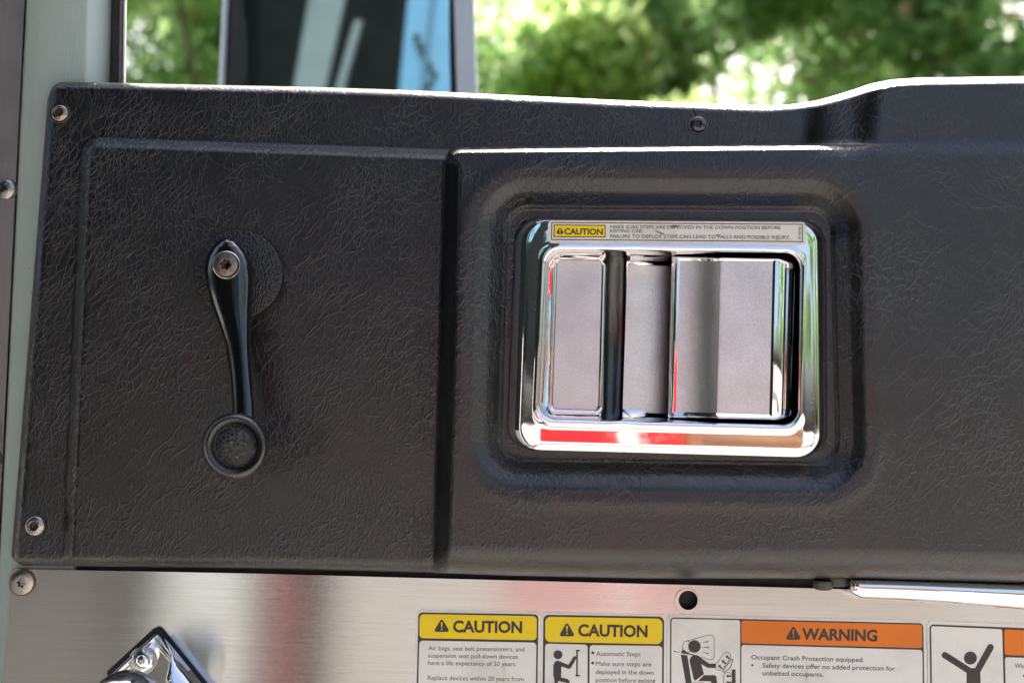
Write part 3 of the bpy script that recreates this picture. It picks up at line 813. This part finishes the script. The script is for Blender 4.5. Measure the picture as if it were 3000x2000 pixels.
def f(mb):
    ox, oy = 1950, 1780; q = lambda *p: Q(ox, oy, p); w1 = 1.5
    stroke(mb, q((297, 730), (297, 640), (320, 585), (380, 560), (740, 464), (790, 462), (825, 490), (838, 530), (838, 830), (822, 875), (775, 892), (560, 835), (420, 795)), w1, YT)
    disc(mb, ox + 497 / 5.88, oy + 660 / 5.88, 18.3, YT - 2e-5)
    stroke(mb, q((370, 562), (410, 580), (432, 620), (440, 680), (420, 735), (385, 768), (350, 760)), w1, YT)
    for a, b in (((645, 595), (742, 570)), ((645, 675), (748, 677)), ((645, 757), (742, 787)), ((240, 765), (138, 742))):
        p0, p1 = q(a, b); arrow(mb, p0, p1, .9, 4.2, YT - 1e-5)
    flat(mb, q((270, 742), (300, 718), (335, 725), (360, 768), (470, 795), (540, 825), (400, 800), (270, 775)), YT)
    flat(mb, q((262, 795), (375, 815), (470, 1420), (370, 1420)), YT)
    flat(mb, q((430, 850), (470, 815), (530, 806), (580, 830), (600, 850), (755, 955), (860, 955), (862, 1030), (720, 1028), (615, 960), (660, 1135), (510, 1250), (485, 1220), (412, 900)), YT - 8e-6)
    flat(mb, q((660, 1155), (845, 1153), (875, 1180), (905, 1420), (815, 1420), (782, 1258), (560, 1255)), YT)
    flat(mb, q((450, 1285), (660, 1285), (665, 1420), (470, 1420)), YT)
    # steering-wheel bag, wheel, dash, knee bag
    a, b = (1055, 830), (930, 1000); ang = math.atan2(b[1] - a[1], b[0] - a[0]); r = 70; pts = []
    for c, s in ((b, -math.pi / 2), (a, math.pi / 2)):
        for i in range(11): t = ang + s + math.pi * i / 10; pts.append((c[0] + r * math.cos(t), c[1] + r * math.sin(t)))
    stroke(mb, Q(ox, oy, pts), w1, YT - 1.2e-5, True)
    for a, b in (((970, 1040), (905, 975)), ((1040, 960), (968, 895)), ((1100, 870), (1035, 815))):
        p0, p1 = q(a, b); arrow(mb, p0, p1, 2.2, 7, YT - 1e-5)
    stroke(mb, q((985, 1085), (1010, 1050), (1130, 885), (1150, 880), (1160, 905), (1110, 1030), (1010, 1105)), 2.3, YT, True)
    flat(mb, q((1140, 1055), (1206, 1055), (1206, 1420), (1140, 1420)), YT)
    stroke(mb, q((1000, 1420), (1000, 1170), (1020, 1125), (1065, 1103), (1110, 1115), (1138, 1150)), w1, YT - 1e-5)
    for yy in (1170, 1280):
        p0, p1 = q((1135, yy), (1040, yy)); arrow(mb, p0, p1, 2.2, 7, YT - 1.6e-5)
ink('pictogram', f, l3)
# label 4
l4 = label_base('safety_label', 'orange headed label cut by the frame showing raised arms figure', [(2716, 1817), (3360, 1843), (3380, 2200), (2721, 2200)], 14)
field('frame_print', [(2723, 1827.3), (3352, 1852.5), (3370, 2194), (2728, 2194)], 12, 'black_ink', l4, YK)
field('picture_field', [(2727.7, 1832.7), (2936, 1841.8), (2945, 2190), (2733, 2190)], 7, 'white_vinyl', l4)
field('header', [(2941.8, 1842.3), (3345, 1858), (3350, 1932), (2944, 1917)], 7, 'orange_vinyl', l4)
field('text_field', [(2944, 1923.5), (3350, 1939), (3362, 2190), (2951, 2190)], 7, 'white_vinyl', l4)
def f(mb):
    put_text(mb, 'When', 2973, 1955, 3012, 1957, 13.2, YT, .0)
    disc(mb, 3000, 1978, 3, YT)
ink('lettering', f, l4)
def f(mb):
    q = lambda *p: Q(2600, 1780, p)
    disc(mb, 2843, 1926, 19, YT)
    a, b = q((990, 810), (1420, 1085)); stadium(mb, a, b, 9.4, YT - 8e-6)
    a, b = q((1775, 675), (1545, 1085)); stadium(mb, a, b, 9.6, YT - 1.2e-5)
    flat(mb, q((1362, 1040), (1400, 1033), (1560, 1033), (1600, 1100), (1610, 1420), (1365, 1420)), YT)
ink('pictogram', f, l4)

# caution sticker on the handle plate
fy = -.0315
def stick_y(k): return fy - .0002 - k * .00007
q = [(1606, 645.5), (2361, 651), (2361, 717.5), (1605, 711.5)]
mb = MB(); mb.loops([L3(fil(q, 13), fy + .0001), L3(fil(q, 13), stick_y(0))], True)
stk = tag(mb.build('caution_sticker', M['old_vinyl'], None, ang=30), 'worn caution sticker about deploying steps on the chrome handle plate', 'sticker')
def fr(name, q, wd, y, mat, par):
    inn = [(q[0][0] + wd, q[0][1] + wd), (q[1][0] - wd, q[1][1] + wd), (q[2][0] - wd, q[2][1] - wd), (q[3][0] + wd, q[3][1] - wd)]
    mb = MB(); mb.loops([L3(q, y), L3(inn, y)], False); return mb.build(name, M[mat], par, False)
fr('frame_print', [(1615.5, 650.8), (2352, 656), (2352, 709), (1614.5, 703)], 2.4, stick_y(1), 'black_ink', stk)
field('header', [(1625, 660.5), (1772, 661.5), (1771.5, 693), (1624.5, 692)], 1, 'yellow_vinyl', stk, stick_y(1))
fr('header_frame', [(1622.5, 658), (1774.3, 659.2), (1773.8, 695.5), (1622, 694.3)], 2.6, stick_y(1.3), 'black_ink', stk)
mb = MB()
alert(mb, 1640.5, 667.5, 685.8, 9.5, stick_y(2))
put_text(mb, 'CAUTION', 1653, 686.2, 1766, 687.6, 17.6, stick_y(2), .03)
put_text(mb, 'MAKE SURE STEPS ARE DEPLOYED IN THE DOWN POSITION BEFORE', 1788, 669.3, 2287, 671.8, 9.4, stick_y(2), .0)
put_text(mb, 'EXITING CAB.', 1788, 680.8, 1883, 681.3, 9.0, stick_y(2), .0)
put_text(mb, 'FAILURE TO DEPLOY STEPS CAN LEAD TO FALLS AND POSSIBLE INJURY.', 1788, 696.8, 2315, 700.3, 10.0, stick_y(2), .0)
put_text(mb, '91-0746', 2346, 700.5, 2346.6, 664, 7.0, stick_y(2), .0)
mb.build('lettering', M['black_ink'], stk, False)
mb = MB()
for pts in ([(1958, 662), (1972, 659), (1995, 660), (1990, 665), (1972, 668)], [(1917, 672), (1940, 681), (1952, 687), (1938, 687), (1922, 680)], [(2094, 690), (2101, 686), (2114, 687), (2106, 692)]):
    flat(mb, fil(pts, 3, 3), stick_y(1.6))
mb.build('torn_patch', M['brown_stain'], stk, False)

# ------------------------------------------------------------------ grab handle mount, lower left
grab = empty('grab_handle', 'chrome grab handle end with nut and black gasket on the steel sheet', 'grab handle')
d1 = np.array((-.735, .678)); d2 = np.array((.630, .776))
A = np.array((459., 1831.))
def rect(ins, l1=205, l2=430):
    a = A + d1 * ins + d2 * ins; b = A + d1 * (l1 - ins) + d2 * ins; c = A + d1 * (l1 - ins) + d2 * (l2 - ins); d = A + d1 * ins + d2 * (l2 - ins)
    return [tuple(a), tuple(d), tuple(c), tuple(b)]
mb = MB(); mb.loops([L3(fil(rect(0), 14), .0), L3(fil(rect(0), 14), -.0022), L3(fil(rect(3), 12), -.0028), L3(fil(rect(20), 10), -.0028)], True)
mb.build('gasket', M['rubber'], grab)
mb = MB(); mb.loops([L3(fil(rect(12), 12), -.0026), L3(fil(rect(12.5), 12), -.0044), L3(fil(rect(15), 11), -.0055), L3(fil(rect(18), 10), -.0059), L3(fil(rect(22), 9), -.0059), L3(fil(rect(24), 8), -.0056), L3(fil(rect(27), 7), -.0040), L3(fil(rect(36), 6), -.0032)], True)
mb.build('base_plate', M['chrome'], grab, ang=40)
# bright flank rising from the right rim, with its wall down to the recess floor
ov = [(482, 1868), (512, 1902), (560, 1962), (704, 2139)]; iv = [(484, 1876), (503, 1918), (486, 1990), (566, 2139)]
od = [-.0061, -.0063, -.0066, -.0070]; idp = [-.0064, -.0100, -.0140, -.0165]
mb = MB(); rowsf = []
for t in range(13):
    u_ = t / 12 * 3; k = min(2, int(u_)); f_ = u_ - k
    f_ = f_ * f_ * (3 - 2 * f_)
    o_ = np.array(ov[k]) * (1 - f_) + np.array(ov[k + 1]) * f_; n_ = np.array(iv[k]) * (1 - f_) + np.array(iv[k + 1]) * f_
    d0 = od[k] * (1 - f_) + od[k + 1] * f_; d1_ = idp[k] * (1 - f_) + idp[k + 1] * f_
    rowsf.append([P(o_[0], o_[1], -.003), P(o_[0], o_[1], d0)] + [P(*(o_ * (1 - g) + n_ * g), d0 + (d1_ - d0) * math.sin(g * math.pi / 2)) for g in (.15, .4, .7, .93)] + [P(n_[0], n_[1], d1_ + .0004), P(n_[0] - 2, n_[1] + 2, -.003)])
mb.mesh([p for rw in rowsf for p in rw], [(a * 8 + b, a * 8 + b + 1, (a + 1) * 8 + b + 1, (a + 1) * 8 + b) for a in range(12) for b in range(7)])
mb.build('flank', M['chrome'], grab, ang=50)
# acorn nut on a washer
nx, ny = 417, 1934
def nutloop(r, y, hexa): return [P(nx + r * ((math.cos(R(30)) / math.cos((2 * math.pi * j / 48) % R(60) - R(30))) if hexa else 1) * math.cos(2 * math.pi * j / 48 + .5), ny + r * ((math.cos(R(30)) / math.cos((2 * math.pi * j / 48) % R(60) - R(30))) if hexa else 1) * math.sin(2 * math.pi * j / 48 + .5), y) for j in range(48)]
mb = MB(); mb.loops([nutloop(40, -.0030, False), nutloop(40, -.0042, False), nutloop(38, -.0045, False), nutloop(20, -.0045, False)], False)
mb.build('washer', M['dull_metal'], grab)
mb = MB(); mb.loops([nutloop(35, -.0044, True), nutloop(35, -.0085, True), nutloop(34, -.0091, True), nutloop(28, -.0096, False), nutloop(25, -.0098, False), nutloop(24.5, -.0115, False)] + [nutloop(24.5 * math.cos(R(a)), -.0115 - .0042 * math.sin(R(a)), False) for a in (15, 30, 45, 60, 75, 88)], True)
mb.build('acorn_nut', M['chrome'], grab, ang=38)
# round bar end nearer the camera
mb = MB(); c = P(368, 2074, -.045); rr = (P(368 + 109, 2074, -.045) - c).length
loops = []
for i in range(15):
    a = R(90 - i * 6.6)
    loops.append([c + Vector((rr * math.cos(a) * math.cos(t), rr * math.cos(a) * math.sin(t), rr * math.sin(a))) for t in [2 * math.pi * j / 48 for j in range(48)]])
for k in (1, 3, 8): loops.append([c + Vector((rr * math.cos(t) - .002 * k, rr * math.sin(t), -.01 * k)) for t in [2 * math.pi * j / 48 for j in range(48)]])
mb.loops(loops, True, True); mb.build('bar', M['chrome'], grab, ang=60)

# ------------------------------------------------------------------ outside mirror
mir = empty('side_mirror', 'outside rear view mirror beyond the window opening', 'mirror')
ym = .34
tl = [(655, -420), (1396, -420), (1392, 520), (640, 520)]
def mrect(l, r, y, rad=60): return L3(fil([(l + 22, -420), (r - 18, -420), (r + 30, 1100), (l - 48, 1100)], rad), y)
mb = MB(); mb.loops([mrect(672, 1345, ym + .085, 120), mrect(655, 1380, ym + .06, 100), mrect(650, 1394, ym + .03, 80), mrect(650, 1396, ym + .004, 70), mrect(655, 1392, ym - .002, 70), mrect(664, 1336, ym - .003, 66), mrect(668, 1332, ym, 62)], False, True)
mb.build('housing', M['pale_metal'], mir, ang=50)
mb = MB(); mb.loops([mrect(667, 1333, ym - .0005, 62), mrect(678, 1330, ym - .001, 60), mrect(722, 1318, ym + .012, 56), mrect(728, 1316, ym + .016, 50)], False)
mb.build('rim', M['mirror_black'], mir, ang=60)
MN = Vector((0.0, -math.cos(R(7)), -math.sin(R(7)))).normalized()
mb = MB()
gl = [(742, -420), (1304, -420), (1352, 1090), (684, 1090)]
c0 = P(1022, 100, ym + .013)
def on_glass(px, py):
    d = fwd + right * ((px - 1500) / FPX) + up * ((1000 - py) / FPX)
    t = (c0 - CAM).dot(MN) / d.dot(MN); return CAM + d * t
mb.poly([on_glass(a, b) for a, b in fil(gl, 40)]); mb.build('glass', M['mirror_glass'], mir, False)
mb = MB(); a0 = P(1000, 950, ym + .05); mb.box(a0.x - .03, a0.x + .03, .043, ym + .06, .02, .06); mb.build('bracket', M['mirror_black'], mir, bevel=.006)
def seen_in_mirror(px, py, dist):
    h = on_glass(px, py); d = (h - CAM).normalized(); r_ = d - 2 * d.dot(MN) * MN; return h + r_ * dist

# ------------------------------------------------------------------ the truck behind the camera (seen in the chrome, the steel and the mirror), plus added reflectors
truck = empty('fire_truck', 'red truck body with open dark cab reflected in chrome handle and steel', 'truck')
mb = MB(); mb.box(-.02, .60, -3.4, -3.0, -.46, .24); mb.build('lower_body', M['red_paint'], truck, bevel=.03)
mb = MB(); mb.box(.375, .425, -2.997, -2.985, -.40, .22); mb.build('white_stripe', M['white_paint'], truck)
mb = MB(); mb.box(-.459, -.441, -1.66, -1.56, -1.1, .12); mb.build('red_pillar', M['faded_red'], truck, bevel=.01)
mb = MB(); mb.box(-.70, -.52, -1.66, -1.58, -1.1, .16); mb.build('grey_pillar', M['pale_metal'], truck, bevel=.01)
mb = MB(); mb.box(-2.4, -.475, -2.3, -1.9, -1.2, 2.1); mb.box(-.4745, .06, -2.3, -1.9, .12, 2.1); mb.build('cab_light_block', M['cab_shade'], truck)  # cab wall stretched up and rightward to keep sky off the panel
mb = MB(); mb.box(-2.4, -.79, -1.9, -.22, -1.2, 1.9); mb.build('seat', M['cab_shade'], truck, bevel=.05)  # dark cab block, no seat; enlarged to darken what faces left
mb = MB(); mb.box(.62, 1.5, -3.35, -3.05, -.46, .02)  # brown slatted block added for the brown reflection in the chrome
for i in range(7): mb.box(.66, 1.46, -3.05, -3.03, -.44 + i * .064, -.41 + i * .064)
mb.build('brown_reflector', M['reflector_brown'], truck, bevel=.004)
mb = MB(); mb.box(-.785, -.77, -1.8, -.3, -1.1, -.18); mb.build('grey_reflector', M['reflector_grey'], truck)  # grey slab added to lighten the left of the steel's reflection
# strips added to make the pale streak and bolted blue band in the outside mirror
def mquad(name, q, d, mat, th=.03):
    f_ = [seen_in_mirror(a, b, d) for a, b in q]; b_ = [p + Vector((0, -th, 0)) for p in f_]
    mb = MB(); mb.loops([f_, b_], True, True); return mb.build(name, M[mat], truck)
mquad('streak_strip', [(925, -120), (1035, -120), (940, 320), (850, 320)], 2.0, 'dull_pale')
mquad('thin_streak_strip', [(1040, 60), (1060, 60), (990, 320), (965, 320)], 1.95, 'dull_pale')  # second pale strip added for the mirror streak, no wiper
col_ = mquad('blue_strip', [(1215, -200), (1330, -200), (1326, 340), (1162, 340)], 1.9, 'sky_tint_metal')
for (bx, by) in ((1221, 106), (1234, 134), (1247, 162), (1260, 188), (1274, 216), (1257, 246)):
    c = seen_in_mirror(bx, by, 1.885); mb = MB()
    mb.loops([[c + Vector((r_ * math.cos(t), o_, r_ * math.sin(t))) for t in [2 * math.pi * j / 16 for j in range(16)]] for r_, o_ in ((.0085, -.012), (.0085, .002), (.006, .006), (.002, .008))], True)
    mb.build('bolt', M['socket_dark'], col_)
mquad('seam', [(1286, -200), (1300, -200), (1236, 340), (1222, 340)], 1.88, 'seam_blue', .004)

# ------------------------------------------------------------------ ground and trees
GZ = -1.75
mb = MB(); mb.poly([(-600, -600, GZ), (600, -600, GZ), (600, 600, GZ), (-600, 600, GZ)])
tag(mb.build('ground', M['ground_concrete'], None, False), kind='structure')

def leaf_mat(key, c0, c1, c2):
    t = NT(key); g = t.n('NewGeometry'); rp = g.outputs['Random Per Island']
    ramp = t.n('ValToRGB'); t.l(rp, ramp.inputs[0])
    e = ramp.color_ramp.elements; e[0].color = (*c0, 1); e[1].color = (*c2, 1); e[1].position = .97
    x = e.new(.55); x.color = (*c1, 1)
    x = e.new(.992); x.color = (.16, .06, .02, 1)
    t.set(Base_Color=ramp.outputs[0], Roughness=.24, Specular_IOR_Level=.5)
    tr = t.n('BsdfTranslucent'); mx = t.n('MixShader'); mx.inputs[0].default_value = .65
    hs = t.n('HueSaturation'); hs.inputs['Value'].default_value = 4.8; hs.inputs['Saturation'].default_value = .74; hs.inputs['Hue'].default_value = .495; t.l(ramp.outputs[0], hs.inputs['Color']); t.l(hs.outputs[0], tr.inputs[0])
    out = t.t.nodes['Material Output']; t.l(t.b.outputs[0], mx.inputs[1]); t.l(tr.outputs[0], mx.inputs[2]); t.l(mx.outputs[0], out.inputs[0])
    M[key] = t.m
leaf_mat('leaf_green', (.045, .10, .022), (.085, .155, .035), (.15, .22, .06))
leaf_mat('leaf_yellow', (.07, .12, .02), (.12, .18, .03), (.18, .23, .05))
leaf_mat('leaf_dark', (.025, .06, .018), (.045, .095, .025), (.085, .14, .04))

def tree(lab, x, y, h, cr, mat, nleaf, seed, zlow=.22):
    rg = np.random.default_rng(seed)
    root = empty('leafy_tree', lab, 'tree', 'trees beyond the window'); root.location = (x, y, GZ)
    tr = MB()
    def limb(a, b, r0, r1):
        a, b = Vector(a), Vector(b); d = (b - a).normalized(); s = d.orthogonal().normalized(); t = d.cross(s)
        tr.loops([[p + (s * math.cos(k) + t * math.sin(k)) * r for k in [2 * math.pi * j / 9 for j in range(9)]] for p, r in ((a, r0), (a.lerp(b, .5) + s * .04, (r0 + r1) / 2), (b, r1))], True, True)
    limb((0, 0, 0), (.1, 0, h * .45), .14, .08); limb((.1, 0, h * .44), (.0, .1, h * .8), .08, .02)
    cl = []
    for i in range(16):
        a = rg.uniform(0, 2 * math.pi); z = h * rg.uniform(zlow + .08, .98); rad = cr * math.sqrt(max(.05, 1 - ((z / h - .56) / .5) ** 2)) * rg.uniform(.35, .95)
        c = np.array((math.cos(a) * rad, math.sin(a) * rad, z)); cl.append((c, cr * rg.uniform(.22, .42)))
        if i % 2 == 0: limb((.1, 0, h * rg.uniform(.3, .6)), tuple(c), .05, .012)
    tr.build('trunk', M['bark'], root)
    pick = rg.integers(0, len(cl), nleaf); cen = np.array([c[0] for c in cl])[pick]; rad = np.array([c[1] for c in cl])[pick]
    v = rg.normal(size=(nleaf, 3)); v /= np.linalg.norm(v, axis=1, keepdims=True)
    pos = cen + v * (rad * rg.uniform(.25, 1.15, nleaf) ** .6)[:, None] * np.array((1, 1, .8))
    nrm = rg.normal(size=(nleaf, 3)) + np.array((0, 0, .9)); nrm /= np.linalg.norm(nrm, axis=1, keepdims=True)
    tan = np.cross(nrm, rg.normal(size=(nleaf, 3))); tan /= np.linalg.norm(tan, axis=1, keepdims=True); bi = np.cross(nrm, tan)
    ln = rg.uniform(.065, .13, nleaf)[:, None]; wd = ln * rg.uniform(.28, .42, nleaf)[:, None]
    p = np.stack([pos - tan * ln, pos - bi * wd - nrm * ln * .12, pos + tan * ln - nrm * ln * .1, pos + bi * wd - nrm * ln * .12], 1).reshape(-1, 3)
    n = nleaf; idx = np.arange(n * 4).reshape(n, 4)
    me = bpy.data.meshes.new('crown'); me.vertices.add(n * 4); me.vertices.foreach_set('co', p.reshape(-1).astype(np.float32))
    me.loops.add(n * 4); me.loops.foreach_set('vertex_index', idx.reshape(-1).astype(np.int32))
    me.polygons.add(n); me.polygons.foreach_set('loop_start', np.arange(0, n * 4, 4, dtype=np.int32)); me.update(calc_edges=True)
    link('crown', me, M[mat], root, False)
    return root
tree('bright green tree between the door post and the mirror', -2.3, 7.6, 6.6, 2.4, 'leaf_green', 28000, 3)
tree('yellow green tree just right of the mirror with sky above it', .35, 8.2, 5.5, 2.1, 'leaf_yellow', 36000, 11)
tree('mid green tree behind the middle of the window opening', 1.9, 8.9, 7.2, 2.2, 'leaf_green', 27000, 6)
tree('leafy green tree above the raised end of the panel', 3.75, 8.4, 7.4, 2.1, 'leaf_green', 13000, 23)
tree('green tree with wide sky gaps at the right edge of the view', 5.7, 8.8, 7.2, 2.1, 'leaf_green', 11000, 31)
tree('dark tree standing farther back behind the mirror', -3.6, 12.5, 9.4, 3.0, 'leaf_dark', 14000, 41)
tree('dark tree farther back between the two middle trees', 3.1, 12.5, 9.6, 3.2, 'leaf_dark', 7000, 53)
tree('pale green tree set back between the yellow tree and the middle one', 1.75, 11.4, 7.2, 2.6, 'leaf_green', 11000, 61)
tree('green tree set back behind the door post opening', -4.0, 10.6, 7.8, 2.5, 'leaf_green', 17000, 67)

def copy_tree(src, x, y, rz, sc, lab):
    c = src.copy(); COL.objects.link(c); c.location = (x, y, GZ); c.rotation_euler.z = rz; c.scale = (sc, sc, sc); c['label'] = lab; c['group'] = 'trees across the yard'
    for ch in src.children:
        d = ch.copy(); COL.objects.link(d); d.parent = c
src_trees = [o for o in S.objects if o.name.startswith('leafy_tree')]
for i, (x, y, k, sc, lab) in enumerate([(8.2, -9.5, 3, 1.0, 'tree across the yard reflected in the chrome, nearest the truck'), (11.5, -6.5, 0, 1.05, 'tree across the yard at the open right end of its row')]):
    copy_tree(src_trees[k], x, y, 1.3 * i + .7, sc, lab)
